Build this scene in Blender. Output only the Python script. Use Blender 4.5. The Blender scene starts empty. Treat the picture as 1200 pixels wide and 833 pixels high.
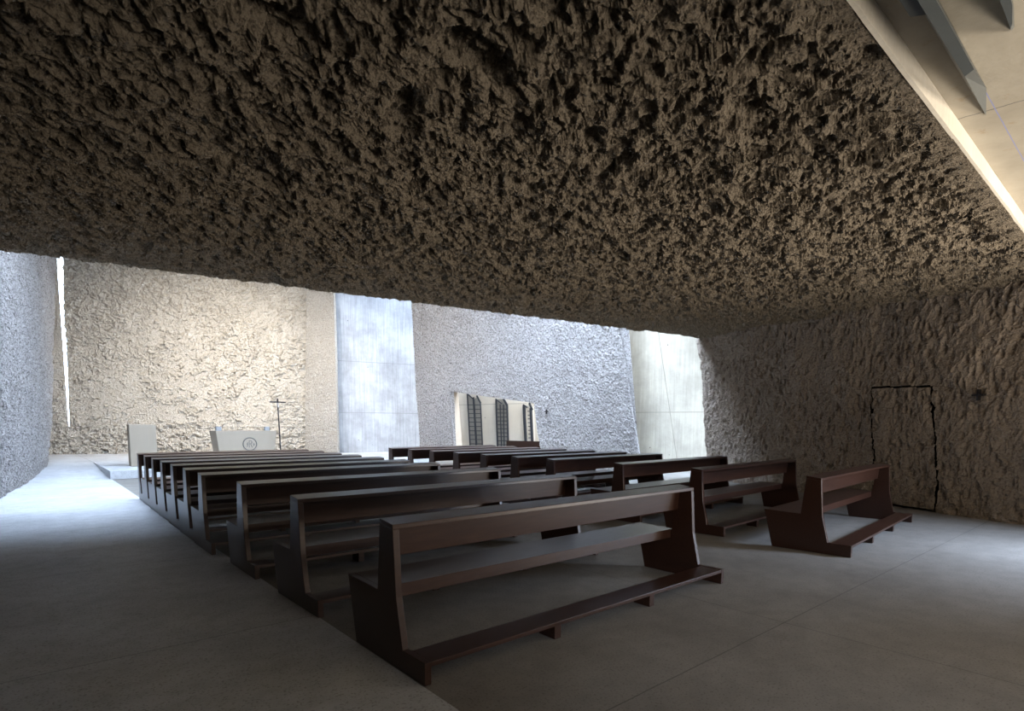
import bpy, bmesh, math, random
import numpy as np
from mathutils import Vector, Matrix

S = bpy.context.scene
COL = S.collection
# ------------------------------------------------------------------ camera
F, CY, PITCH, ROLL, EYE = 662.30, 558.90, -0.091909, -0.005343, 1.4
cam_data = bpy.data.cameras.new('camera')
cam = bpy.data.objects.new('camera', cam_data)
COL.objects.link(cam)
S.camera = cam
cam_data.sensor_fit = 'HORIZONTAL'
cam_data.sensor_width = 36.0
cam_data.lens = F * 36.0 / 1200.0
cam_data.shift_y = (CY - 416.5) / 1200.0
cam_data.clip_end = 200
cam.matrix_world = (Matrix.Translation((0, 0, EYE)) @ Matrix.Rotation(math.pi/2 + PITCH, 4, 'X')
                    @ Matrix.Rotation(-ROLL, 4, 'Z'))

# ------------------------------------------------------------------ sky, exposure
S.view_settings.view_transform = 'Standard'
S.view_settings.look = 'None'
S.view_settings.gamma = 1.0
S.view_settings.exposure = 0.0
S.view_settings.use_curve_mapping = False
SKY_STRENGTH = 24.0
world = bpy.data.worlds.new('sky')
S.world = world
world.use_nodes = True
wn = world.node_tree
wn.nodes['Background'].inputs[0].default_value = (0.60, 0.755, 1.0, 1)
wn.nodes['Background'].inputs[1].default_value = SKY_STRENGTH

def area(name, loc, target, sx, sy, power, color, spread=180):
    d = bpy.data.lights.new(name, 'AREA')
    d.shape = 'RECTANGLE'; d.size = sx; d.size_y = sy; d.energy = power; d.color = color
    d.spread = math.radians(spread)
    o = bpy.data.objects.new(name, d)
    COL.objects.link(o)
    o.location = loc
    o.rotation_euler = (Vector(target) - Vector(loc)).to_track_quat('-Z', 'Y').to_euler()
    return o
def sun(name, direction, power, color, angle):
    d = bpy.data.lights.new(name, 'SUN'); d.energy = power; d.color = color; d.angle = math.radians(angle)
    o = bpy.data.objects.new(name, d); COL.objects.link(o)
    o.rotation_euler = Vector(direction).to_track_quat('-Z', 'Y').to_euler()
    return o
# near-side daylight: two added low lamps aimed up at the soffit, one high window
area('soffit_uplight_right', (8.35, 3.6, 0.6), (4.6, 5.8, 4.4), 2.6, 1.0, 310, (1.0, 0.88, 0.72), 112)
area('soffit_uplight_rear', (5.4, -2.2, 0.6), (3.4, 2.2, 4.6), 3.4, 1.2, 260, (1.0, 0.88, 0.72), 104)
area('high_window_light', (2.2, -3.4, 3.2), (1.7, 3.6, 0.0), 1.6, 0.5, 9, (0.78, 0.86, 1.0), 32)
# cool daylight through the doorway in the right wall
area('doorway_light', (8.0, 5.2, 2.3), (5.6, 6.4, 0.0), 1.2, 0.8, 170, (0.58, 0.73, 1.0), 80)
# warm daylight falling through the slot above the altar wall
area('altar_slot_light', (-8.8, 18.4, 7.9), (-11.8, 23.7, 1.3), 5.0, 1.2, 900, (1.0, 0.93, 0.83), 105)
area('side_wall_warm_fill', (-6.0, 18.6, 7.9), (-2.5, 21.8, 2.0), 3.0, 1.0, 260, (1.0, 0.88, 0.72), 110)  # added warm lamp to tint the left part of the side wall
# warm daylight over the chapel
area('chapel_light', (2.5, 20.8, 6.5), (4.0, 24.0, 1.5), 4.0, 1.5, 700, (1.0, 0.93, 0.80))

# ------------------------------------------------------------------ geometry helpers
TH = 0.708                                   # heading of the pews
U = np.array([math.cos(TH), math.sin(TH)]); V = np.array([-U[1], U[0]])
def uv(a, b, z=0.0):
    p = U*a + V*b
    return (p[0], p[1], z)
def ray(qx, qy):                             # direction from the eye towards a measured point of the view
    a = qx-600; b = qy-CY; d = 1+ROLL*ROLL
    px = (a+ROLL*b)/d; py = (b-ROLL*a)/d
    cp, sp = math.cos(PITCH), math.sin(PITCH)
    u_ = -py/F
    return np.array([px/F, cp-u_*sp, sp+u_*cp])
def on_z(q, z):
    r = ray(*q); return np.array([0, 0, EYE]) + r*(z-EYE)/r[2]
def on_y(q, y):
    r = ray(*q); return np.array([0, 0, EYE]) + r*y/r[1]
def on_plane(q, p0, n):
    r = ray(*q); return np.array([0, 0, EYE]) + r*(np.dot(n, np.array(p0)-[0, 0, EYE])/np.dot(n, r))

def tag(o, label=None, cat=None, group=None, kind=None):
    if label: o['label'] = label
    if cat: o['category'] = cat
    if group: o['group'] = group
    if kind: o['kind'] = kind
    return o
def link(name, me, mat=None, parent=None):
    o = bpy.data.objects.new(name, me)
    COL.objects.link(o)
    if mat is not None: me.materials.append(mat)
    if parent is not None: o.parent = parent
    return o
def empty(name, loc, rz=0.0):
    o = bpy.data.objects.new(name, None); COL.objects.link(o)
    o.location = loc; o.rotation_euler = (0, 0, rz); o.empty_display_size = 0.2
    return o
def mesh_np(name, co, quads, uvs=None, smooth=False):
    me = bpy.data.meshes.new(name)
    me.vertices.add(len(co)); me.vertices.foreach_set('co', np.asarray(co, np.float32).ravel())
    q = np.asarray(quads, np.int32)
    me.loops.add(q.size); me.loops.foreach_set('vertex_index', q.ravel())
    me.polygons.add(len(q))
    me.polygons.foreach_set('loop_start', np.arange(0, q.size, 4, dtype=np.int32))
    me.polygons.foreach_set('loop_total', np.full(len(q), 4, np.int32))
    me.polygons.foreach_set('use_smooth', np.full(len(q), smooth))
    me.update(calc_edges=True)
    if uvs is not None:
        l = me.uv_layers.new(name='UVMap')
        l.data.foreach_set('uv', np.asarray(uvs, np.float32)[q.ravel()].ravel())
    me.validate()
    return me
def poly_mesh(name, verts, faces, mat=None, parent=None, bevel=0.0, smooth=False):
    bm = bmesh.new()
    vs = [bm.verts.new(tuple(p)) for p in verts]
    for f in faces:
        try: bm.faces.new([vs[i] for i in f])
        except ValueError: pass
    bmesh.ops.recalc_face_normals(bm, faces=bm.faces)
    if bevel: bmesh.ops.bevel(bm, geom=list(bm.edges), offset=bevel, segments=2, affect='EDGES', profile=0.5)
    me = bpy.data.meshes.new(name); bm.to_mesh(me); bm.free()
    if smooth:
        for p in me.polygons: p.use_smooth = True
    return link(name, me, mat, parent)
def prism(name, ring, off, mat=None, parent=None, bevel=0.0):
    """closed solid: ring of points swept by the vector off"""
    n = len(ring); off = np.array(off, float)
    vs = [np.array(p, float) for p in ring] + [np.array(p, float)+off for p in ring]
    fs = [tuple(range(n)), tuple(range(2*n-1, n-1, -1))] + [(i, (i+1) % n, (i+1) % n+n, i+n) for i in range(n)]
    return poly_mesh(name, vs, fs, mat, parent, bevel)
def box(name, x0, x1, y0, y1, z0, z1, mat=None, parent=None, bevel=0.0):
    return prism(name, [(x0, y0, z0), (x1, y0, z0), (x1, y1, z0), (x0, y1, z0)], (0, 0, z1-z0), mat, parent, bevel)

# ------------------------------------------------------------------ noise for the hacked stone
def _h(ix, iy, s):
    n = (ix.astype(np.int64)*374761393 + iy.astype(np.int64)*668265263 + s*982451653) & 0xffffffff
    n = ((n ^ (n >> 13))*1274126177) & 0xffffffff
    n = ((n ^ (n >> 15))*2246822519) & 0xffffffff
    return ((n ^ (n >> 16)) & 0xffffff)/float(0xffffff)
def vnoise(x, y, s=0):
    ix = np.floor(x); iy = np.floor(y); fx = x-ix; fy = y-iy
    fx = fx*fx*(3-2*fx); fy = fy*fy*(3-2*fy)
    a = _h(ix, iy, s); b = _h(ix+1, iy, s); c = _h(ix, iy+1, s); d = _h(ix+1, iy+1, s)
    return (a*(1-fx)+b*fx)*(1-fy) + (c*(1-fx)+d*fx)*fy - 0.5
def fbm(x, y, s=0, n=4):
    r = 0; a = 1.0
    for i in range(n):
        r = r + a*vnoise(x*2**i+7.3*i, y*2**i-3.1*i, s+i); a *= .5
    return r
def facets(x, y, s, tilt=1.0):
    """broken stone: every cell has its own height and its own slope"""
    ix = np.floor(x); iy = np.floor(y)
    best = np.full(x.shape, 9.0); val = np.zeros(x.shape)
    for dx in (-1, 0, 1):
        for dy in (-1, 0, 1):
            cx = ix+dx; cy = iy+dy
            px = cx+_h(cx, cy, s); py = cy+_h(cx, cy, s+1)
            d = (x-px)**2+(y-py)**2
            t1 = _h(cx, cy, s+2)-.5; t2 = _h(cx, cy, s+3)-.5; o = _h(cx, cy, s+4)-.5
            v_ = o + tilt*(t1*(x-px)+t2*(y-py))
            m = d < best
            best = np.where(m, d, best); val = np.where(m, v_, val)
    return val, best
def hacked(x, y, s, amp=1.0, stretch=1.0, ang=0.0, size=1.0, big=.026):
    ca, sa = math.cos(ang), math.sin(ang)
    x, y = (x*ca+y*sa)/size/stretch, (-x*sa+y*ca)/size
    wx = x+.16*fbm(x*4, y*4, s+50, 3); wy = y+.16*fbm(x*4, y*4, s+60, 3)
    f1, _ = facets(wx*2.6, wy*2.6, s+5, 1.6)
    f2, _ = facets(wx*7.0, wy*7.0, s+15, 1.8)
    f3, d3 = facets(wx*16.0, wy*16.0, s+25, 1.6)
    h = big*f1 + .034*f2 + .024*f3 + big*1.2*fbm(x*1.1, y*1.1, s+33, 3) + .022*fbm(x*11, y*11, s+43, 3)
    pit = np.clip(vnoise(x*5.5, y*5.5, s+77)*3-.75, 0, 1)
    return amp*(h + .05*pit*np.sign(big+1))

# ------------------------------------------------------------------ materials
def new_mat(name):
    m = bpy.data.materials.new(name); m.use_nodes = True
    nt = m.node_tree; b = nt.nodes['Principled BSDF']
    return m, nt, b
def N(nt, t, **kw):
    n = nt.nodes.new(t)
    for k, v in kw.items(): setattr(n, k, v)
    return n
def noise(nt, vec, scale, detail=4, rough=.6):
    n = N(nt, 'ShaderNodeTexNoise'); n.inputs['Scale'].default_value = scale
    n.inputs['Detail'].default_value = detail; n.inputs['Roughness'].default_value = rough
    nt.links.new(vec, n.inputs['Vector']); return n.outputs['Fac']
def ramp(nt, fac, stops):
    r = N(nt, 'ShaderNodeValToRGB'); e = r.color_ramp.elements
    while len(e) < len(stops): e.new(.5)
    for i, (p, c) in enumerate(stops):
        e[i].position = p; e[i].color = (*c, 1) if len(c) == 3 else c
    nt.links.new(fac, r.inputs[0]); return r.outputs[0]
def mix(nt, a, b, fac, mode='MIX'):
    m = N(nt, 'ShaderNodeMix', data_type='RGBA', blend_type=mode)
    for sock, v in ((m.inputs[6], a), (m.inputs[7], b)):
        if isinstance(v, tuple): sock.default_value = (*v, 1)
        else: nt.links.new(v, sock)
    if isinstance(fac, (int, float)): m.inputs[0].default_value = fac
    else: nt.links.new(fac, m.inputs[0])
    return m.outputs[2]
def mth(nt, op, a, b=None, c=None):
    m = N(nt, 'ShaderNodeMath', operation=op)
    for i, v in enumerate((a, b, c)):
        if v is None: continue
        if isinstance(v, (int, float)): m.inputs[i].default_value = v
        else: nt.links.new(v, m.inputs[i])
    return m.outputs[0]
def bump(nt, b, h, strength, dist):
    n = N(nt, 'ShaderNodeBump'); n.inputs['Strength'].default_value = strength
    n.inputs['Distance'].default_value = dist
    nt.links.new(h, n.inputs['Height']); nt.links.new(n.outputs[0], b.inputs['Normal'])
def coords(nt, rot=None, scale=None):
    tc = N(nt, 'ShaderNodeTexCoord')
    if rot is None and scale is None: return tc.outputs['Object']
    mp = N(nt, 'ShaderNodeMapping')
    if rot: mp.inputs['Rotation'].default_value = rot
    if scale: mp.inputs['Scale'].default_value = scale
    nt.links.new(tc.outputs['Object'], mp.inputs[0]); return mp.outputs[0]
def uvsplit(nt):
    tc = N(nt, 'ShaderNodeTexCoord'); sp = N(nt, 'ShaderNodeSeparateXYZ')
    nt.links.new(tc.outputs['UV'], sp.inputs[0]); return tc.outputs['UV'], sp.outputs[0], sp.outputs[1]
def near_line(nt, val, at, half):            # 1 on a thin line
    return mth(nt, 'LESS_THAN', mth(nt, 'ABSOLUTE', mth(nt, 'SUBTRACT', val, at)), half)

def stone(name, light, dark, fine=1.0, bstr=.9, cut=.34):
    m, nt, b = new_mat(name)
    co = coords(nt)
    c1 = ramp(nt, noise(nt, co, 1.3, 5, .6), [(.3, tuple(x*.86 for x in light)), (.7, light)])
    sp = ramp(nt, noise(nt, co, 34*fine, 4, .7), [(cut, (0, 0, 0)), (cut+.14, (1, 1, 1))])
    c2 = mix(nt, dark, c1, sp)
    vo = N(nt, 'ShaderNodeTexVoronoi'); vo.inputs['Scale'].default_value = 60*fine
    nt.links.new(co, vo.inputs['Vector'])
    nt.links.new(c2, b.inputs['Base Color'])
    b.inputs['Roughness'].default_value = .95
    b.inputs['Specular IOR Level'].default_value = .15
    h = mth(nt, 'ADD', mth(nt, 'MULTIPLY', noise(nt, co, 22*fine, 8, .72), 1.0), mth(nt, 'MULTIPLY', vo.outputs['Distance'], .25))
    bump(nt, b, h, bstr, .05/fine)
    return m
M = {}
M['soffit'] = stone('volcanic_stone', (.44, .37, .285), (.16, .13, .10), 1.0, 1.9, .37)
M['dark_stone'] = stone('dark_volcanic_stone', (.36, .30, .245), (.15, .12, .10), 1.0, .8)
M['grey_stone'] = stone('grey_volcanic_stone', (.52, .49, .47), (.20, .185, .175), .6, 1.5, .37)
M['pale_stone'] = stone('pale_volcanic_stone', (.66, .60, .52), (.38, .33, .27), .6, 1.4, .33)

M['pier_stone'] = stone('pier_stone', (.52, .48, .425), (.32, .28, .24), .8, 1.3, .36)
def cast(name, col, joints_u=(), joints_v=(), slant=None, streak=.12):
    m, nt, b = new_mat(name)
    vec, su, sv = uvsplit(nt)
    mp = N(nt, 'ShaderNodeMapping'); mp.inputs['Scale'].default_value = (9, .35, 1)
    nt.links.new(vec, mp.inputs[0])
    st = ramp(nt, noise(nt, mp.outputs[0], 1.6, 5, .7), [(.3, tuple(c*(1-streak*1.6) for c in col)), (.65, col)])
    cl = ramp(nt, noise(nt, vec, .9, 5, .65), [(.32, (1-streak*1.8,)*3), (.6, (1, 1, 1))])
    c = mix(nt, st, cl, 1.0, 'MULTIPLY')
    jf = None
    for j in joints_u:
        v_ = su if slant is None else mth(nt, 'ADD', su, mth(nt, 'MULTIPLY', sv, slant))
        l = near_line(nt, v_, j, .012); jf = l if jf is None else mth(nt, 'MAXIMUM', jf, l)
    for j in joints_v:
        l = near_line(nt, sv, j, .012); jf = l if jf is None else mth(nt, 'MAXIMUM', jf, l)
    vo = N(nt, 'ShaderNodeTexVoronoi'); vo.inputs['Scale'].default_value = 1.6
    nt.links.new(vec, vo.inputs['Vector'])
    hole = mth(nt, 'LESS_THAN', vo.outputs['Distance'], .035)
    c = mix(nt, c, tuple(x*.3 for x in col), hole)
    if jf is not None: c = mix(nt, c, tuple(x*.45 for x in col), mth(nt, 'MULTIPLY', jf, .8))
    nt.links.new(c, b.inputs['Base Color'])
    b.inputs['Roughness'].default_value = .75
    bump(nt, b, noise(nt, vec, 14, 5, .6), .25, .02)
    return m
M['cast_warm_lit'] = cast('cast_concrete_warm_lit', (.47, .42, .33), (2.11,), (1.82,), .175, .16)  # warm bounced sunlight partly put into this beige
M['cast_grey'] = cast('cast_concrete_grey', (.42, .43, .45), (), (4.1, 1.9), None, .2)
M['cast_plain'] = cast('cast_concrete_plain', (.60, .56, .49), (), (), None, .08)
M['cast_white'] = cast('cast_concrete_white', (.74, .70, .62), (), (2.3,), None, .04)

# polished floor with saw-cut joints on the pew grid
def floor_mat(name, col, ju, jv, seed=0):
    m, nt, b = new_mat(name)
    co = coords(nt, rot=(0, 0, -TH))
    sp = N(nt, 'ShaderNodeSeparateXYZ'); nt.links.new(co, sp.inputs[0])
    c = ramp(nt, noise(nt, co, .8, 5, .6), [(.3, tuple(x*.80 for x in col)), (.7, tuple(x*1.08 for x in col))])
    c = mix(nt, c, ramp(nt, noise(nt, co, 6, 4, .6), [(.35, (.86,)*3), (.6, (1, 1, 1))]), 1.0, 'MULTIPLY')
    c = mix(nt, c, ramp(nt, noise(nt, co, 70, 2, .5), [(.33, (.55, .53, .5)), (.44, (1, 1, 1))]), .8, 'MULTIPLY')
    jf = None
    wob = mth(nt, 'MULTIPLY', mth(nt, 'SUBTRACT', noise(nt, co, 3, 3, .6), .5), .012)
    for axis, js in ((0, ju), (1, jv)):
        for j in js:
            l = near_line(nt, mth(nt, 'ADD', sp.outputs[axis], wob), j, .0045)
            jf = l if jf is None else mth(nt, 'MAXIMUM', jf, l)
    if jf is not None: c = mix(nt, c, tuple(x*.35 for x in col), mth(nt, 'MULTIPLY', jf, .75))
    nt.links.new(c, b.inputs['Base Color'])
    r = ramp(nt, noise(nt, co, 2.2, 4, .6), [(.3, (.52,)*3), (.7, (.68,)*3)])
    nt.links.new(r, b.inputs['Roughness'])
    b.inputs['Specular IOR Level'].default_value = .35
    bump(nt, b, noise(nt, co, 40, 3, .5), .12, .01)
    return m
M['floor'] = floor_mat('concrete_floor', (.20, .186, .166), (4.05, 10.2), (1.72, -3.0, 7.4))
M['aisle'] = floor_mat('aisle_floor', (.50, .51, .525), (-2.6,), (1.4, 4.0, 6.58, 9.2, 11.8, 14.4))

def wood_mat():
    m, nt, b = new_mat('dark_stained_wood')
    co = coords(nt, scale=(.8, 9, 9))
    f = noise(nt, co, 5, 6, .62)
    c = ramp(nt, f, [(.25, (.019, .0075, .0045)), (.55, (.029, .0115, .0068)), (.85, (.044, .019, .011))])
    nt.links.new(c, b.inputs['Base Color'])
    nt.links.new(ramp(nt, f, [(.3, (.31,)*3), (.7, (.35,)*3)]), b.inputs['Roughness'])
    b.inputs['Specular IOR Level'].default_value = .48
    bump(nt, b, f, .04, .002)
    return m
M['wood'] = wood_mat()
def plain(name, col, rough=.5, metal=0.0, spec=.5):
    m, nt, b = new_mat(name)
    co = coords(nt)
    c = ramp(nt, noise(nt, co, 9, 4, .6), [(.3, tuple(x*.88 for x in col)), (.7, col)])
    nt.links.new(c, b.inputs['Base Color'])
    b.inputs['Roughness'].default_value = rough; b.inputs['Metallic'].default_value = metal
    b.inputs['Specular IOR Level'].default_value = spec
    return m
M['steel'] = plain('painted_steel', (.075, .085, .088), .45, .0)
M['window_steel'] = plain('window_steel', (.03, .036, .048), .5, .0)
M['black_iron'] = plain('black_iron', (.02, .017, .017), .5, .3)
M['ambo_stone'] = cast('ambo_concrete', (.31, .255, .19), (), (), None, .12)
M['block_grey'] = plain('grey_block', (.26, .26, .26), .7)
M['engraving'] = plain('engraved_shadow', (.12, .11, .10), .9)
M['gap_shade'] = plain('gap_shade_black', (.01, .009, .008), 1.0)
M['glass_dull'] = plain('frosted_glass', (.34, .33, .30), .25)
M['corpus'] = plain('pale_metal', (.62, .60, .58), .4, .4)

# ------------------------------------------------------------------ ruled patch on an upright wall
def curve(pts):                              # [(z, t), ...] -> t(z)
    p = sorted(pts); zs = [a for a, _ in p]; ts = [b for _, b in p]
    return lambda z: np.interp(z, zs, ts)
class Wall:
    def __init__(s, a, b):
        s.a = np.array([a[0], a[1], 0.]); d = np.array([b[0]-a[0], b[1]-a[1], 0.])
        s.len = np.linalg.norm(d); s.d = d/s.len; s.n = np.array([-s.d[1], s.d[0], 0.])
        if np.dot(s.n, -s.a) < 0: s.n = -s.n               # normal points into the room
    def hit(s, q):                            # measured point -> (t, z) on the wall
        p = on_plane(q, s.a, s.n); return np.dot(p-s.a, s.d), p[2]
    def P(s, t, z, off=0.0):
        return s.a + s.d*t + np.array([0, 0, 1.])*z + s.n*off
    def side(s, qs):                          # edge through measured points
        return curve([(h[1], h[0]) for h in (s.hit(q) for q in qs)])
def patch(w, tl, tr, zb, zt, res, disp=None, thick=.4, res_z=None):
    """returns verts, quads, uvs of a ruled wall piece; the outline is turned back by thick"""
    tlf = tl if callable(tl) else (lambda z: np.full_like(z, tl)); trf = tr if callable(tr) else (lambda z: np.full_like(z, tr))
    zbf = zb if callable(zb) else (lambda s_: np.full_like(s_, zb)); ztf = zt if callable(zt) else (lambda s_: np.full_like(s_, zt))
    zz = np.linspace(0, 4, 9)
    width = float(np.max(np.abs(trf(zz)-tlf(zz)))); hgt = float(np.max(ztf(np.array([0., .5, 1.]))-zbf(np.array([0., .5, 1.]))))
    n = max(2, int(width/res)); k = max(2, int(hgt/(res_z or res)))
    s_, r_ = np.meshgrid(np.linspace(0, 1, n+1), np.linspace(0, 1, k+1))
    z = zbf(s_)*(1-r_)+ztf(s_)*r_
    t = tlf(z)*(1-s_)+trf(z)*s_
    off = disp(t, z) if disp else np.zeros_like(t)
    co = w.a[None, None]+t[..., None]*w.d+z[..., None]*np.array([0, 0, 1.])+off[..., None]*w.n
    idx = np.arange((n+1)*(k+1)).reshape(k+1, n+1)
    quads = np.stack([idx[:-1, :-1], idx[:-1, 1:], idx[1:, 1:], idx[1:, :-1]], -1).reshape(-1, 4)
    uvs = np.stack([t, z], -1).reshape(-1, 2); co = co.reshape(-1, 3)
    if thick:
        ring = np.concatenate([idx[0, :], idx[1:, -1], idx[-1, -2::-1], idx[-2:0:-1, 0]])
        back = co[ring]-w.n*(thick+0*off.reshape(-1)[ring])[:, None]
        b0 = len(co); m = len(ring); j = np.arange(m); jn = (j+1) % m
        co = np.concatenate([co, back]); uvs = np.concatenate([uvs, uvs[ring]+.3])
        quads = np.concatenate([quads, np.stack([ring[j], b0+j, b0+jn, ring[jn]], -1)])
        # plain back
        c4 = [0, n, n+k, 2*n+k]
        quads = np.concatenate([quads, np.array([[b0+c4[0], b0+c4[3], b0+c4[2], b0+c4[1]]])])
    return co, quads, uvs
def join(name, parts, mat, smooth=False, parent=None):
    co = []; q = []; uvs = []; k = 0
    for c, f, t in parts:
        co.append(c); q.append(f+k); uvs.append(t); k += len(c)
    me = mesh_np(name, np.concatenate(co), np.concatenate(q), np.concatenate(uvs), smooth)
    return link(name, me, mat, parent)

TOP = 8.0
# ------------------------------------------------------------------ FLOOR
def flat(name, pts, z, depth, mat):
    return prism(name, [(p[0], p[1], z-depth) for p in pts], (0, 0, depth), mat)
E0 = 1.535                                   # edge of the raised-looking aisle strip, along the pew ends
f = flat('floor', [uv(E0, -12), uv(26, -12), uv(26, 40), uv(E0, 40)], 0.0, .3, M['floor']); tag(f, kind='structure')
f = flat('floor', [uv(E0, -12), uv(E0, 40), uv(-22, 40), uv(-22, -12)], 0.004, .3, M['aisle']); tag(f, kind='structure')
PZ = 0.21
P0 = np.array([-9.92, 13.90]); Q0 = np.array([-12.75, 17.15])
dirv = (Q0-P0)/np.linalg.norm(Q0-P0)
b0 = on_z((57, 538), .2); b1 = on_z((150, 536), .2); dirb = (b1-b0)[:2]/np.linalg.norm((b1-b0)[:2])
nb_ = np.array([dirb[1], -dirb[0]])*.45
wl = lambda k: b0[:2]+dirb*k+nb_
plat = [P0, P0+U*9.3, np.array([-4.2, 22.4]), np.array([-4.3, 25.3]), np.array([-7.2, 23.35]), wl(8.6), wl(1.0), Q0]
tag(flat('altar_platform', [(*p, 0) for p in plat], PZ, PZ-.005, M['aisle']),
    'low grey concrete altar platform with a slanted left edge, under the block lectern', 'platform')
rv = [P0, Q0, Q0-U*12, P0-U*12]
tag(poly_mesh('floor_ramp', [(*rv[0], .004), (*rv[1], PZ-.004), (*rv[2], PZ-.004), (*rv[3], .004),
                         (*rv[1], .004), (*rv[2], .004)],
          [(0, 1, 2, 3), (1, 4, 5, 2), (0, 4, 1), (3, 2, 5), (0, 3, 5, 4)], M['aisle']),
    'smooth pale floor ramp rising between rough left wall and altar platform', 'ramp')
up = [Q0, wl(1.0), wl(-5.5), Q0-U*9.5]
f = flat('floor', [(*p, 0) for p in up], PZ-.004, PZ-.006, M['aisle']); tag(f, kind='structure')

# ------------------------------------------------------------------ SOFFIT (huge hacked stone mass overhead)
def zs(x, y): return -.032596*x+.030215*y+3.4784
A_ = np.array(uv(-5.5, 1.215)[:2]); B_ = np.array(uv(11.5, 1.215)[:2])      # near edge
D_ = np.array([-7.774, 8.877]); C_ = np.array([4.99, 15.593]); far = (C_-D_)
D_ = D_-far*.28; C_ = C_+far*.14
n1, n2 = 1060, 820
ss, rr = np.meshgrid(np.linspace(0, 1, n1+1), np.linspace(0, 1, n2+1)**1.1)
X = (A_[0]*(1-ss)+B_[0]*ss)*(1-rr)+(D_[0]*(1-ss)+C_[0]*ss)*rr
Y = (A_[1]*(1-ss)+B_[1]*ss)*(1-rr)+(D_[1]*(1-ss)+C_[1]*ss)*rr
hh = hacked(X, Y, 11, 1.4, 1.4, math.radians(100), .76)
fade = np.clip(rr*26, 0, 1)**1.2*.95+.05
fade = fade*(np.clip((1-rr)*30, 0, 1)*.6+.4)
Z = zs(X, Y)+hh*fade
for qh, rad, el, dep in (((547, 60), .14, 1.5, .13), ((588, 40), .09, 1.2, .09), ((318, 32), .11, 2.0, .11), ((1012, 60), .06, 1.3, .04),
                         ((460, 135), .09, 1.6, .06), ((870, 120), .10, 1.4, .07), ((250, 90), .10, 2.2, .06)):
    c_ = on_plane(qh, (0, 0, 3.4784), np.array([.032596, -.030215, 1.0]))
    dx, dy = X-c_[0], Y-c_[1]
    a_, b_ = (dx*U[0]+dy*U[1])/(rad*el), (dx*V[0]+dy*V[1])/rad
    rr_ = np.sqrt(a_**2+b_**2)+.35*fbm(X*6, Y*6, 71, 3)
    Z = Z+dep*np.clip(1.35-rr_, 0, 1)**.6*(rr_ < 1.35)
co = np.stack([X, Y, Z], -1).reshape(-1, 3)
idx = np.arange((n1+1)*(n2+1)).reshape(n2+1, n1+1)
qd = np.stack([idx[:-1, :-1], idx[1:, :-1], idx[1:, 1:], idx[:-1, 1:]], -1).reshape(-1, 4)
me = mesh_np('ceiling', co, qd, np.stack([X, Y], -1).reshape(-1, 2))
tag(link('ceiling', me, M['soffit']), kind='structure')
# its smooth cast edge (fascia) towards the eye, and the body of the mass above it
def ring_up(p, q, z0f, z1): return [(p[0], p[1], z0f(*p)), (q[0], q[1], z0f(*q)), (q[0], q[1], z1), (p[0], p[1], z1)]
zf = lambda x, y: zs(x, y)+.005
fa = [uv(-5.5, 1.195), uv(11.5, 1.195)]
nf = 260
tt = np.linspace(-5.5, 11.5, nf+1)
wob = .012*fbm(tt*2.2, tt*0+3, 5, 4)
low = np.array([uv(t, 1.195) for t in tt]); low[:, 2] = [zs(*p[:2]) for p in low]; low[:, 2] += wob
hi = np.array([uv(t, 1.195) for t in tt]); hi[:, 2] = [zs(*p[:2])+.135 for p in hi]; hi[:, 2] += .02*fbm(tt*.9, tt*0+9, 6, 3)
lowb = low+np.array([V[0], V[1], 0])*.025
co = np.concatenate([low, hi, lowb]); i = np.arange(nf); k = nf+1
qd = np.concatenate([np.stack([i, i+1, i+1+k, i+k], -1), np.stack([i, i+2*k, i+1+2*k, i+1], -1)])
uu = np.concatenate([np.stack([tt, low[:, 2]], -1), np.stack([tt, hi[:, 2]], -1), np.stack([tt, low[:, 2]], -1)])
tag(link('trim_1', mesh_np('trim_1', co, qd, uu), M['cast_plain']), kind='structure')
body = [(*A_, 0), (*B_, 0), (*C_, 0), (*D_, 0)]
vb = [(p[0], p[1], zs(p[0], p[1])+.16) for p in body]+[(p[0], p[1], TOP) for p in body]
tag(poly_mesh('ceiling', vb, [(0, 1, 2, 3), (7, 6, 5, 4), (0, 4, 5, 1), (1, 5, 6, 2), (2, 6, 7, 3), (3, 7, 4, 0)], M['cast_plain']), kind='structure')

# smooth upper ceiling on the near side of the mass
def upper_mat():
    m, nt, b = new_mat('board_marked_concrete')
    co = coords(nt, rot=(0, 0, -TH)); sp = N(nt, 'ShaderNodeSeparateXYZ'); nt.links.new(co, sp.inputs[0])
    c = ramp(nt, noise(nt, co, 1.7, 6, .65), [(.3, (.26, .235, .19)), (.7, (.35, .32, .265))])
    st = ramp(nt, noise(nt, co, 7, 5, .7), [(.62, (1, 1, 1)), (.72, (.80, .62, .42))])
    c = mix(nt, c, st, .6, 'MULTIPLY')
    wob = mth(nt, 'MULTIPLY', mth(nt, 'SUBTRACT', noise(nt, co, 8, 3, .6), .5), .03)
    jl = near_line(nt, mth(nt, 'ADD', sp.outputs[0], wob), 5.28, .006)
    c = mix(nt, c, (.13, .12, .11), jl)
    bl = near_line(nt, mth(nt, 'ADD', sp.outputs[1], mth(nt, 'MULTIPLY', wob, .2)), .985, .003)
    c = mix(nt, c, (.20, .22, .42), bl)
    nt.links.new(c, b.inputs['Base Color']); b.inputs['Roughness'].default_value = .7
    bump(nt, b, noise(nt, co, 12, 5, .6), .2, .02)
    return m
M['upper'] = upper_mat()
uc = [uv(-5.5, 1.22), uv(11.5, 1.22), uv(18, -6), uv(18, -15), uv(-5.5, -15)]
tag(prism('ceiling', [(p[0], p[1], zs(p[0], p[1])+.13) for p in uc], (0, 0, .4), M['upper']), kind='structure')
lc = [uv(-5.5, -15), uv(-5.5, 1.2), (*D_, 0), (*(D_+far*-.1+V*1.5), 0), uv(-20, 12), uv(-20, -15)]
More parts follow.
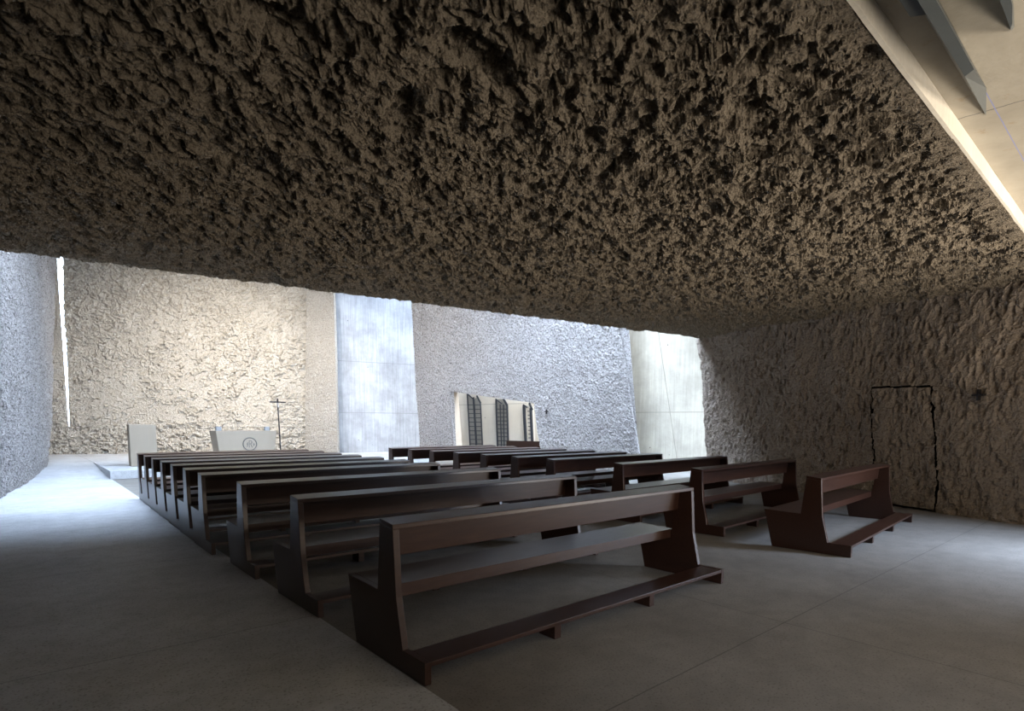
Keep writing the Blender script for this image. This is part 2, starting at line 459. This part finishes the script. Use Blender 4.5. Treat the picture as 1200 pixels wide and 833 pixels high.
tag(prism('ceiling', [(p[0], p[1], 4.25) for p in lc], (0, 0, .4), M['cast_plain']), kind='structure')

# ------------------------------------------------------------------ WALLS
def disp(seed, amp, size=1.0, stretch=1.0, ang=0.0):
    return lambda t, z: hacked(t+seed*3.1, z, seed, amp, stretch, ang, size)
# right wall, with the outline of a hidden door cut into it
WR = Wall((5.25, 15.06), (7.37, 8.05))
le = WR.side([(830, 556), (829, 530), (823, 460), (815, 393), (812, 375)])
def disp_r(t, z):
    pits = np.clip(1.25-np.sqrt(facets(t*7.5, z*3.4, 91, 0)[1])*4.0, 0, 1)*(vnoise(t*3.3, z*2.1, 93) > -.12)
    return hacked(t, z, 21, .62, 1.5, math.radians(75), .75)+.09*fbm(t*1.4, z*1.1, 4, 3)-.055*pits
co, qd, uvs = patch(WR, le, 9.4, 0.0, 4.3, .018, disp_r, thick=.5)
tTL, zTL = WR.hit((1021, 450)); tTR, zTR = WR.hit((1093, 447)); tBL, _ = WR.hit((1048, 588)); tBR, _ = WR.hit((1098, 595))
tBL = WR.hit((1026, 583))[0]; tBR = WR.hit((1099, 594))[0]
zc = np.linspace(0, 2.2, 60)
def edge_t(z, t0, t1, z1, s): return t1+(t0-t1)*np.clip(z/z1, 0, 1)+.05*fbm(z*2.2, z*0+s, s, 4)
cen = uvs[qd].mean(1); t, z = cen[:, 0], cen[:, 1]
ngrid = len(qd)
tl = edge_t(-z+zTL, tTL, tBL, zTL, 3); tl = tTL+(tBL-tTL)*(1-z/zTL)+.06*fbm(z*2.0, z*0, 3, 4)
tr = tTR+(tBR-tTR)*(1-z/zTR)+.06*fbm(z*2.0, z*0+5, 8, 4)
ztop = zTL+(zTR-zTL)*(t-tTL)/(tTR-tTL)+.02*fbm(t*3, t*0, 9, 3)
w = .016
face_front = np.zeros(len(qd), bool); c3 = co[qd].mean(1)
face_front = np.abs((c3-WR.a)@WR.n) < .3
inside_out = (t > tl-w) & (t < tr+w) & (z < ztop+w) & face_front
inside_in = (t > tl+w) & (t < tr-w) & (z < ztop-w) & (z > .03) & face_front
me = mesh_np('wall_right', co, qd[~inside_out], uvs)
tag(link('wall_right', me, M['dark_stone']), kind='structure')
q2 = qd[inside_in]; un, inv = np.unique(q2.ravel(), return_inverse=True)
dr = link('door_1', mesh_np('door_1', co[un], inv.reshape(-1, 4), uvs[un]), M['dark_stone'])
tag(dr, kind='structure')
bk = [WR.P(tTL-.3, 0, -.22), WR.P(tBR+.3, 0, -.22), WR.P(tBR+.3, zTL+.3, -.22), WR.P(tTL-.3, zTL+.3, -.22)]
tag(prism('door_gap_backing', bk, -WR.n*.1, M['gap_shade']), kind='structure')  # added black sheet: shade of the door groove put into its colour

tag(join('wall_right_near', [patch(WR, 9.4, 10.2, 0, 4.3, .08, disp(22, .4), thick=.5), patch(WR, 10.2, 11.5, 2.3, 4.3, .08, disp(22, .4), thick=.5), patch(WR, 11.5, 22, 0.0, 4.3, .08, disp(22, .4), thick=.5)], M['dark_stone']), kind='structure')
# left wall: a thick hacked slab
WL = Wall((-12.63, 15.15), (-9.49, 10.39))
le = WL.side([(50, 562), (54, 553), (57, 540), (60, 500), (61, 400), (62, 340), (62.5, 300), (63, 250)])
end = curve([(0, WL.len+2.4), (9, WL.len+2.4)])
co = patch(WL, le, end, 0.0, TOP, .030, disp(31, .8, .8, 1.3, 1.2), thick=1.2)
tag(join('wall_left', [co], M['grey_stone']), kind='structure')
# nearer left side, outside the view
P_ = WL.P(WL.len+2.4, 0)
WN = Wall((P_[0], P_[1]), (-7.6, -6.0))
tag(join('wall_left_near', [patch(WN, -.2, WN.len, 0.0, 4.3, .12, disp(33, .8), thick=.6)], M['dark_stone']), kind='structure')

# altar wall with its slit of daylight
b0 = on_z((57, 538), .2); b1 = on_z((150, 536), .2); dirb = (b1-b0)[:2]/np.linalg.norm((b1-b0)[:2])
WB = Wall(b0[:2], b0[:2]+dirb*10)
cor = WB.side([(357, 330), (357, 529), (357, 540)]); cor0 = WB.hit((357, 529))[0]
cor_b = lambda z: cor(z)+.5
sl = WB.side([(63.7, 306), (62.5, 330), (64.1, 360), (67, 400), (71, 428), (73, 447), (75, 466), (77, 484), (80, 505), (80.2, 520), (80.4, 540)])
sr = WB.side([(70.5, 306), (71.7, 336), (73, 370), (74.8, 400), (76.8, 428), (78.5, 447), (80, 466), (81, 484), (80.8, 505), (80.6, 520), (80.8, 540)])
db = disp(41, 2.3, .8, 1.3, .5)
zslit = WB.hit((80.5, 505))[1]
mid = lambda z: (sl(z)+sr(z))/2
pL = patch(WB, -6.0, sl, zslit, TOP, .06, db, thick=.04)
pR = patch(WB, sr, cor_b, zslit, TOP, .045, db, thick=.04)
pB1 = patch(WB, -6.0, mid, 0.1, zslit, .06, db, thick=.35)
pB2 = patch(WB, mid, cor_b, 0.1, zslit, .045, db, thick=.35)
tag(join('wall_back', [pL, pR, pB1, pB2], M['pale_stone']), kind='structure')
# rough strip beside the smooth grey slab
Cn = WB.P(cor0, 0, .25)
s1 = on_z((395, 532.5), .2)
WS = Wall(Cn[:2], s1[:2])
re_ = WS.side([(388.5, 345), (391, 400), (393, 460), (395.5, 531), (396, 540)])
le2 = WS.side([(356.8, 340), (357, 540)])
tag(join('wall_back_pier', [patch(WS, le2, re_, 0.1, TOP, .05, disp(43, .45, .5), thick=.12)], M['pier_stone']), kind='structure')
s2 = on_z((384, 532.2), .2); s3 = on_z((496, 528.8), .2)
WG = Wall((s2[0]+.02, s2[1]+.30), (s3[0], s3[1]))
tag(join('wall_back_slab', [patch(WG, 0, WG.len+1.5, 0.1, TOP, .5, None, thick=.4)], M['cast_grey']), kind='structure')

# side wall with the opening into the chapel
W3 = Wall((3.95, 17.3), (-3.83, 23.2))
e_r = W3.side([(749, 536), (747, 520), (740, 480), (732, 430), (727, 400), (724, 380), (720, 340)])
e_l = W3.side([(479, 345), (482, 390), (486, 450), (490, 500), (492, 530), (493, 545)])
nr = W3.side([(618, 440), (624, 472), (633, 524.7), (637, 545)])
nl = W3.side([(523, 430), (526, 459.3), (532, 522.7), (534, 545)])
_, zl = W3.hit((526, 459.3)); _, zr = W3.hit((624, 472))
sill = .3
d3 = disp(51, .75, .48, 1.3, .9)
ptop = lambda s: zr*(1-s)+zl*s                                 # s runs from the right jamb to the left jamb
parts = [patch(W3, e_r, nr, 0.0, TOP, .032, d3, thick=.1),
         patch(W3, nl, e_l, 0.0, TOP, .032, d3, thick=.08),
         patch(W3, nr, nl, ptop, TOP, .032, d3, thick=.08),
         patch(W3, nr, nl, 0.0, sill, .05, d3, thick=.4)]
tag(join('wall_side', parts, M['grey_stone']), kind='structure')
# smooth cast lining of the opening
nb = -.46
def rev(tz0, tz1):
    return [W3.P(*tz0, -.02), W3.P(*tz1, -.02), W3.P(*tz1, nb), W3.P(*tz0, nb)]
RL = (float(nl(zl)), zl); RR = (float(nr(zr)), zr); BL = (float(nl(sill)), sill); BR = (float(nr(sill)), sill)
q = [RL, RR, BR, BL]; o_ = [(RL[0]+.08, RL[1]+.08), (RR[0]-.08, RR[1]+.08), (BR[0]-.08, BR[1]-.08), (BL[0]+.08, BL[1]-.08)]
vs = [W3.P(*p, -.04) for p in q]+[W3.P(*p, nb) for p in q]+[W3.P(*p, -.04) for p in o_]+[W3.P(*p, nb) for p in o_]
fs = []
for a in range(4):
    b_ = (a+1) % 4
    fs += [(a, b_, b_+4, a+4), (a+8, a+12, b_+12, b_+8), (a, a+8, b_+8, b_), (a+4, b_+4, b_+12, a+12)]
M['cast_tan'] = cast('cast_concrete_tan', (.42, .355, .28), (), (), None, .08)
tag(poly_mesh('trim_3', vs, fs, M['cast_tan']), kind='structure')

# smooth slab, warm bounced light in its beige, between side wall and right wall
WE = Wall((3.3, 18.5), (6.6, 16.9))
tag(join('wall_side_slab', [patch(WE, -.1, WE.len+.6, 0.0, TOP, .5, None, thick=.3)], M['cast_warm_lit']), kind='structure')

# ---- chapel behind the opening
W4 = Wall(W3.P(0, 0, -3.2)[:2], W3.P(W3.len, 0, -3.2)[:2])
tag(join('wall_chapel', [patch(W4, -2.5, W4.len+1.0, 0.0, 4.6, .5, None, thick=.3)], M['cast_white']), kind='structure')

def strip_poly(w, pts, off0, off1, name, mat, parent):
    ring = [w.P(*w.hit(p), off0) for p in pts]
    return prism(name, ring, w.n*(off1-off0), mat, parent)
def bar(w, a, b, wid, off0, off1, name, mat, parent):
    ta, za = w.hit(a); tb, zb = w.hit(b)
    d = np.array([tb-ta, zb-za]); d /= np.linalg.norm(d); nn = np.array([-d[1], d[0]])*wid/2
    ring = [w.P(ta+nn[0], za+nn[1], off0), w.P(tb+nn[0], zb+nn[1], off0), w.P(tb-nn[0], zb-nn[1], off0), w.P(ta-nn[0], za-nn[1], off0)]
    return prism(name, ring, w.n*(off1-off0), mat, parent)
def chapel_window(name, pane, bars, rows, slats, glass):
    """pane: outline; bars: (from, to, width); rows: thin glazing bars"""
    r = strip_poly(W4, pane, .005, .03, name, M[glass], None); tag(r, kind='structure')
    for a, b, wd in bars: bar(W4, a, b, wd*.7, .03, .08, 'mullion', M['window_steel'], r)
    for a, b in rows: bar(W4, a, b, .03, .03, .045, 'glazing_bar', M['window_steel'], r)
    return r
def lerp(a, b, f): return (a[0]+(b[0]-a[0])*f, a[1]+(b[1]-a[1])*f)
def rows(l0, l1, r0, r1, n, skip=.04):
    out = []
    for i in range(n):
        f = skip+(i+.5)/n*(1-skip); out.append((lerp(l0, l1, f), lerp(r0, r1, f)))
    return out
chapel_window('window_1', [(547.5, 462), (555, 469), (559, 464.5), (563, 472), (566.5, 528), (551.7, 528)],
              [((547.5, 462), (551.8, 528), .05), ((547.3, 461.5), (555.4, 468.8), .06), ((554.8, 466), (559.3, 528), .11),
               ((558.7, 464), (563.2, 472.5), .09), ((563, 472), (566.3, 528), .05)],
              rows((548.6, 470), (551.7, 528), (563, 470), (566, 528), 11), None, 'glass_dull')
chapel_window('window_2', [(581.3, 468), (590, 467.5), (594.3, 475), (596.6, 528), (583.8, 528)],
              [((581.3, 467.5), (583.8, 528), .09), ((581.3, 468), (588, 473), .05), ((590, 467.5), (594.6, 475.5), .12),
               ((594.4, 475), (596.4, 528), .09), ((586.2, 474), (588.5, 528), .04), ((590, 474), (591.6, 528), .04)],
              rows((582, 475), (583.8, 528), (594, 475), (596, 528), 11), None, 'glass_dull')
chapel_window('window_3', [(612.5, 473), (619.5, 472), (624.3, 478), (626.6, 528), (615.4, 528)],
              [((614, 475), (617.2, 526), .17), ((613, 474), (618, 477), .08), ((620.2, 472), (624, 480), .12),
               ((622, 478), (624.8, 526), .15)],
              rows((618, 478), (619.5, 515), (621, 478), (622.4, 515), 8), None, 'cast_white')
# dark wooden bench front seen through the opening
bt = [W4.P(*W4.hit(p), .22) for p in ((597, 516), (636, 516))]
r_ = [np.array([bt[0][0], bt[0][1], 0]), np.array([bt[1][0], bt[1][1], 0])]
ht = float(bt[0][2])
chest = empty('chapel_bench', ((r_[0]+r_[1])/2).tolist())
tag(chest, 'reddish brown wooden bench low behind the opening in the grey side wall', 'bench')
def world_child(o, par):
    o.parent = par; o.matrix_parent_inverse = Matrix.Translation(Vector(par.location)).inverted(); return o
dn = W4.n
for nm, z0, z1, d0, d1 in (('bench_back', .42, ht, -.02, .02), ('seat', .38, .43, .0, .36)):
    world_child(prism(nm, [r_[0]+dn*d0+[0, 0, z0], r_[1]+dn*d0+[0, 0, z0], r_[1]+dn*d1+[0, 0, z0], r_[0]+dn*d1+[0, 0, z0]], (0, 0, z1-z0), M['wood']), chest)
for fct in (.02, .5, .95):
    p = r_[0]*(1-fct)+r_[1]*fct; e = (r_[1]-r_[0]); e = e/np.linalg.norm(e)*.05
    world_child(prism('end_panel', [p+dn*-.02, p+e+dn*-.02, p+e+dn*.34, p+dn*.34], (0, 0, .38), M['wood']), chest)

# ---- rest of the room, out of view
WF = Wall((-9.2, -6.0), (12, -6.0))
tag(join('wall_rear', [patch(WF, -1, WF.len+1, 0, 4.3, .5, None, thick=.3)], M['cast_plain']), kind='structure')
tag(box('wall_far_left', -24, -23.6, 14, 19.5, 0, TOP, M['cast_plain']), kind='structure')
tag(prism('wall_left_return', [WL.P(float(le(4))+.5, 0, -1.3), (-25.8, 15.0, 0), (-25.8, 14.6, 0), WL.P(float(le(4))+.9, 0, -1.3)] if False else
          [(-13.6, 14.6, 0), (-24, 14.6, 0), (-24, 14.2, 0), (-13.2, 14.2, 0)], (0, 0, TOP), M['cast_plain']), kind='structure')
# roof beyond the mass: leaves a band of sky next to the mass
fe = np.array([C_[0]-D_[0], C_[1]-D_[1]]); fe /= np.linalg.norm(fe); fn = np.array([-fe[1], fe[0]])
GAP = 4.0
g0 = D_+fn*GAP-fe*8; g1 = C_+fn*GAP+fe*6
tag(prism('ceiling', [(*g0, TOP), (*g1, TOP), (*(g1+fn*16), TOP), (*(g0+fn*16), TOP)], (0, 0, .4), M['cast_plain']), kind='structure')

# ------------------------------------------------------------------ steel beams below the upper ceiling
def zslab(q, dz):
    n = np.array([.032596, -.030215, 1.0]); return on_plane(q, (0, 0, 3.4784+dz), n)
def beam(name, low, high, zl_, zh_, label, mat=None):
    vs = [zslab(q, zl_) for q in low]+[zslab(q, zh_) for q in high]; n = len(low)
    base = np.mean(vs, axis=0)
    r = empty(name, base.tolist()); tag(r, label, 'steel beam', None)
    fs = [tuple(range(n)), tuple(range(2*n-1, n-1, -1))]+[(i, (i+1) % n, (i+1) % n+n, i+n) for i in range(n)]
    world_child(poly_mesh('box_section', vs, fs, mat or M['steel']), r)
    return r
bm1 = beam('steel_beam', [(1080, 12), (1125.5, 84), (1136.5, 75.5), (1094, 0), (1063, -50), (1040, -50)],
           [(1082, 20), (1151, 129.5), (1151, 97), (1097, 0), (1064, -55), (1038, -55)], -.14, .125,
           'large grey steel beam with pointed cut end under the smooth upper ceiling')
pl_ = [zslab(q, -.10) for q in [(1051, 0), (1061, 15), (1080, 12), (1092, 0), (1065, -45), (1020, -45)]]
world_child(prism('side_plate', pl_, (0, 0, .015), M['steel']), bm1)
bm2 = beam('steel_beam', [(1168, 0), (1178.5, 27), (1180.5, 22), (1180.5, 0), (1172, -30), (1155, -30)],
           [(1170, 0), (1180, 30), (1183, 25), (1182, 0), (1174, -32), (1157, -32)], -.08, .125,
           'small grey steel beam tip, right of the large beam at the smooth ceiling')

# ------------------------------------------------------------------ PEWS
# profile in (s, z): s grows towards the altar
TR = (0.0, .830); TF = (.157, .849)
PROF = [(-.3265, 0), (-.3265, .127), (-.0934, .127), (-.0273, .4126), TR, TF, (.1964, .4166), (.597, .427), (.493, 0)]
def prof_solid(name, pts, x0, x1, parent, bev=.003):
    return prism(name, [(x0, s, z) for s, z in pts], (x1-x0, 0, 0), M['wood'], parent, bev)
PT_ = .042                                   # end panel thickness
def make_pew(L):
    root = empty('church_pew', (0, 0, 0))
    cap = .028
    pan = [(s, z-(cap if z > .8 else 0)) for s, z in PROF]
    prof_solid('end_panel', pan, 0, PT_, root)
    prof_solid('end_panel', pan, L-PT_, L, root)
    prof_solid('top_rail', [(0, .830-cap), (0, .830), TF, (TF[0], TF[1]-cap)], 0, L, root)
    prof_solid('backrest', [(.135, .615), (.180, .615), (.157, .849-cap-.001), (.117, .849-cap-.006)], PT_, L-PT_, root)
    prof_solid('seat', [(.205, .335), (.205, .417), (.592, .427), (.570, .335)], PT_, L-PT_, root)
    prof_solid('kneeler', [(-.325, .098), (-.325, .126), (-.125, .126), (-.125, .098)], PT_, L-PT_, root)
    for k in (1, 2):
        x = L*k/3
        prof_solid('kneeler_foot', [(-.30, 0), (-.30, .098), (-.15, .098), (-.15, 0)], x-.03, x+.03, root)
    return root
KPROF = [(-.3265, 0), (-.3265, .127), (-.0934, .127), (-.0273, .4126), TR, TF, (.165, .40), (.150, 0)]
def make_front(L):                           # front row screen: backrest and kneeler without a seat
    root = empty('kneeler_screen', (0, 0, 0)); cap = .028
    pan = [(s, z-(cap if z > .8 else 0)) for s, z in KPROF]
    prof_solid('end_panel', pan, 0, PT_, root)
    prof_solid('end_panel', pan, L-PT_, L, root)
    prof_solid('top_rail', [(0, .830-cap), (0, .830), TF, (TF[0], TF[1]-cap)], 0, L, root)
    prof_solid('front_board', [(.115, .615), (.150, .615), (.150, .849-cap-.001), (.117, .849-cap-.006)], PT_, L-PT_, root)
    prof_solid('kneeler', [(-.325, .098), (-.325, .126), (-.125, .126), (-.125, .098)], PT_, L-PT_, root)
    for k in (1, 2):
        x = L*k/3
        prof_solid('kneeler_foot', [(-.30, 0), (-.30, .098), (-.15, .098), (-.15, 0)], x-.03, x+.03, root)
    return root
def copy_tree(o):
    c = o.copy(); COL.objects.link(c)
    for ch in [x for x in bpy.data.objects if x.parent == o]:
        d = ch.copy(); COL.objects.link(d); d.parent = c
    return c
LEFT = [(-.673, 3.152, .713), (-1.610, 4.214, .723), (-2.513, 5.215, .705), (-3.399, 6.151, .710), (-3.947, 6.780, .709),
        (-4.509, 7.464, .706), (-5.075, 8.133, .704), (-5.595, 8.766, .706), (-6.122, 9.404, .706), (-6.759, 10.207, .709)]
RIGHT = [(3.399, 6.178, .790), (2.455, 7.283, .762), (1.614, 8.223, .750), (.676, 9.185, .753), (.048, 9.817, .748),
         (-.439, 10.453, .752), (-1.083, 11.222, .752), (-1.630, 12.047, .755), (-2.235, 12.752, .753), (-2.818, 13.256, .748)]
def even(sp):
    a, b = np.array(sp[3]), np.array(sp[9])
    return sp[:3]+[tuple(a+(b-a)*k/6) for k in range(7)]
LEFT = even(LEFT); RIGHT = even(RIGHT)
ORD = ['nearest the camera, standing alone in front', 'second from the camera', 'third from the camera', 'fourth from the camera',
       'fifth from the camera', 'sixth from the camera', 'seventh from the camera', 'eighth from the camera',
       'ninth from the camera', 'farthest, front row facing the altar platform']
ORDR = ['nearest the rough right wall and door outline', 'second from the rough right wall', 'third from the rough right wall',
        'fourth from the rough right wall', 'fifth from the rough right wall', 'sixth from the rough right wall',
        'seventh from the rough right wall', 'eighth from the rough right wall', 'ninth from the rough right wall',
        'farthest back, ending before the smooth grey slab']
for (spots, L, word, ords) in ((LEFT, 3.11, 'left', ORD), (RIGHT, 3.233, 'right', ORDR)):
    proto = make_pew(L)
    objs = [proto]+[copy_tree(proto) for _ in spots[1:-1]]+[make_front(L)]
    for i, (o, (x, y, a)) in enumerate(zip(objs, spots)):
        o.location = (x, y, .004); o.rotation_euler = (0, 0, a)
        if i < 9: tag(o, 'dark brown wooden pew of the %s block, %s' % (word, ords[i]), 'pew', 'dark wooden pews of the %s block' % word)
        else: tag(o, 'dark wooden kneeling screen without seat in front of the %s block, %s' % (word, 'before the altar' if word == 'left' else 'before the grey slab'), 'kneeler')

# ------------------------------------------------------------------ AMBO, ALTAR, CROSS
def block(name, p, w, d, z0, z1, mat, taper=0.0, bevel=.012):
    p = np.array(p[:2]); u3 = np.array([*U, 0]); v3 = np.array([*V, 0]); b = np.array([p[0], p[1], z0])
    ring = [b, b+u3*w, b+u3*w+v3*d, b+v3*d]
    return prism(name, ring, (0, 0, z1-z0), mat, None, bevel)
pa = on_z((153.5, 551.5), PZ)
za = on_y((153.5, 502.2), pa[1])[2]
am = empty('ambo', (pa[0], pa[1], PZ)); tag(am, 'upright beige concrete block lectern on the altar platform edge', 'lectern')
o = block('body', pa, .63, .42, PZ, za, M['ambo_stone']); world_child(o, am)
u3 = np.array([*U, 0]); v3 = np.array([*V, 0])
b = np.array([pa[0], pa[1], za-.03])
# altar
pal = on_y((252.3, 508.4), 17.3); zal = pal[2]
al = empty('altar', (pal[0], pal[1], PZ)); tag(al, 'wide pale concrete block altar with a round engraved emblem', 'altar')
AW = 1.80
a3 = np.array([pal[0], pal[1], 0]); ring = []
dz = zal-PZ
bot = [a3+u3*.10, a3+u3*(AW-.10), a3+u3*(AW-.10)+v3*.72, a3+u3*.10+v3*.72]
top = [a3, a3+u3*AW, a3+u3*AW+v3*.82, a3+v3*.82]
vs = [np.array([p[0], p[1], PZ]) for p in bot]+[np.array([p[0], p[1], zal]) for p in top]
world_child(poly_mesh('body', vs, [(3, 2, 1, 0), (4, 5, 6, 7), (0, 1, 5, 4), (1, 2, 6, 5), (2, 3, 7, 6), (3, 0, 4, 7)], M['ambo_stone'], None, .012), al)
# engraved emblem: ring with a monogram
def tube_path(name, pts, r, mat, closed=False, parent=None, seg=8):
    cu = bpy.data.curves.new(name, 'CURVE'); cu.dimensions = '3D'; cu.bevel_depth = r; cu.bevel_resolution = 2
    sp = cu.splines.new('POLY'); sp.points.add(len(pts)-1)
    for i, p in enumerate(pts): sp.points[i].co = (*p, 1)
    sp.use_cyclic_u = closed
    tmp = bpy.data.objects.new('tmp', cu); COL.objects.link(tmp)
    dg = bpy.context.evaluated_depsgraph_get(); me = bpy.data.meshes.new_from_object(tmp.evaluated_get(dg))
    bpy.data.objects.remove(tmp); bpy.data.curves.remove(cu)
    me.name = name; me.materials.clear()
    return link(name, me, mat, parent)
ce = a3+u3*.97; ce[2] = zal-.42
def em(x, y): return ce+u3*x+np.array([0, 0, y])-v3*.004 + (v3*0)
ring = [em(.20*math.cos(a), .20*math.sin(a)) for a in np.linspace(0, 2*math.pi, 40)[:-1]]
parts = [tube_path('emblem', ring, .014, M['engraving'], True)]
for pts in ([em(-.02, -.11), em(-.02, .11), em(.035, .11), em(.06, .08), em(.06, .04), em(.03, .01), em(-.02, .01)],
            [em(.02, .01), em(.07, -.11)], [em(-.08, -.09), em(-.06, .05)], [em(-.05, -.03), em(-.10, .02)],
            [em(.12, -.06), em(.12, .03)], [em(.09, -.015), em(.15, -.015)]):
    parts.append(tube_path('emblem', pts, .010, M['engraving']))
bm = bmesh.new()
for p in parts:
    bm.from_mesh(p.data)
    bpy.data.objects.remove(p)
me = bpy.data.meshes.new('emblem'); bm.to_mesh(me); bm.free()
ob = link('emblem', me, M['engraving']); world_child(ob, al); tag(ob, 'dark engraved ring with a small monogram')
# two squat blocks on the altar
for f_, side in ((.03, 'left'), (1.46, 'right')):
    p = a3+u3*f_+v3*.06
    o = block('altar_block', p, .15, .15, zal, zal+.125, M['block_grey'], 0, .008)
    tag(o, 'squat pale grey block on the %s end of the altar top' % side, 'block', 'squat blocks on the altar top')
# processional cross
pc0 = on_y((329, 534), 18.3); pct = on_y((324.2, 470), 18.3)
pc = np.array([pc0[0], pc0[1], PZ])
cr = empty('processional_cross', pc.tolist()); tag(cr, 'slender black standing cross on a pole right of the altar', 'cross')
ptop_ = np.array([pct[0], pc0[1], pct[2]])
dxy = (ptop_-pc)
def at(f_): return pc+dxy*f_
world_child(tube_path('pole', [at(0.02), at(.84)], .022, M['black_iron']), cr)
zt_ = ptop_
e = u3
def cbar(a, b, w, name, mat):
    return world_child(tube_path(name, [a, b], w, mat), cr)
cbar(at(.82), at(1.0), .026, 'cross_upright', M['black_iron'])
cbar(at(.945)-e*.25, at(.945)+e*.25, .022, 'cross_arm', M['black_iron'])
cbar(at(.86)-v3*.03, at(.93)-v3*.03, .018, 'figure', M['corpus'])
bm = bmesh.new(); bmesh.ops.create_cone(bm, cap_ends=True, segments=32, radius1=.17, radius2=.12, depth=.05)
bmesh.ops.translate(bm, verts=bm.verts, vec=pc+np.array([0, 0, .025]))
me = bpy.data.meshes.new('foot_plate'); bm.to_mesh(me); bm.free(); world_child(link('foot_plate', me, M['black_iron']), cr)

# small iron crosses set on the walls
def wall_cross(w, q, size, label, off):
    t, z = w.hit(q); c = w.P(t, z, off)
    r = empty('wall_cross', c.tolist()); tag(r, label, 'cross')
    k = size/2; th_ = size*.09
    for nm, (ax, az) in (('cross_upright', (th_, k)), ('cross_arm', (k, th_))):
        ring = [c+w.d*sx*ax+np.array([0, 0, sz*az]) for sx, sz in ((-1, -1), (1, -1), (1, 1), (-1, 1))]
        world_child(prism(nm, ring, -w.n*.06, M['black_iron']), r)
    return r
wall_cross(WR, (1150, 457), .17, 'small dark iron cross on the rough right wall, beside the door outline', .105)
wall_cross(W3, (641, 482), .15, 'tiny dark cross on the grey side wall right of the opening', .10)
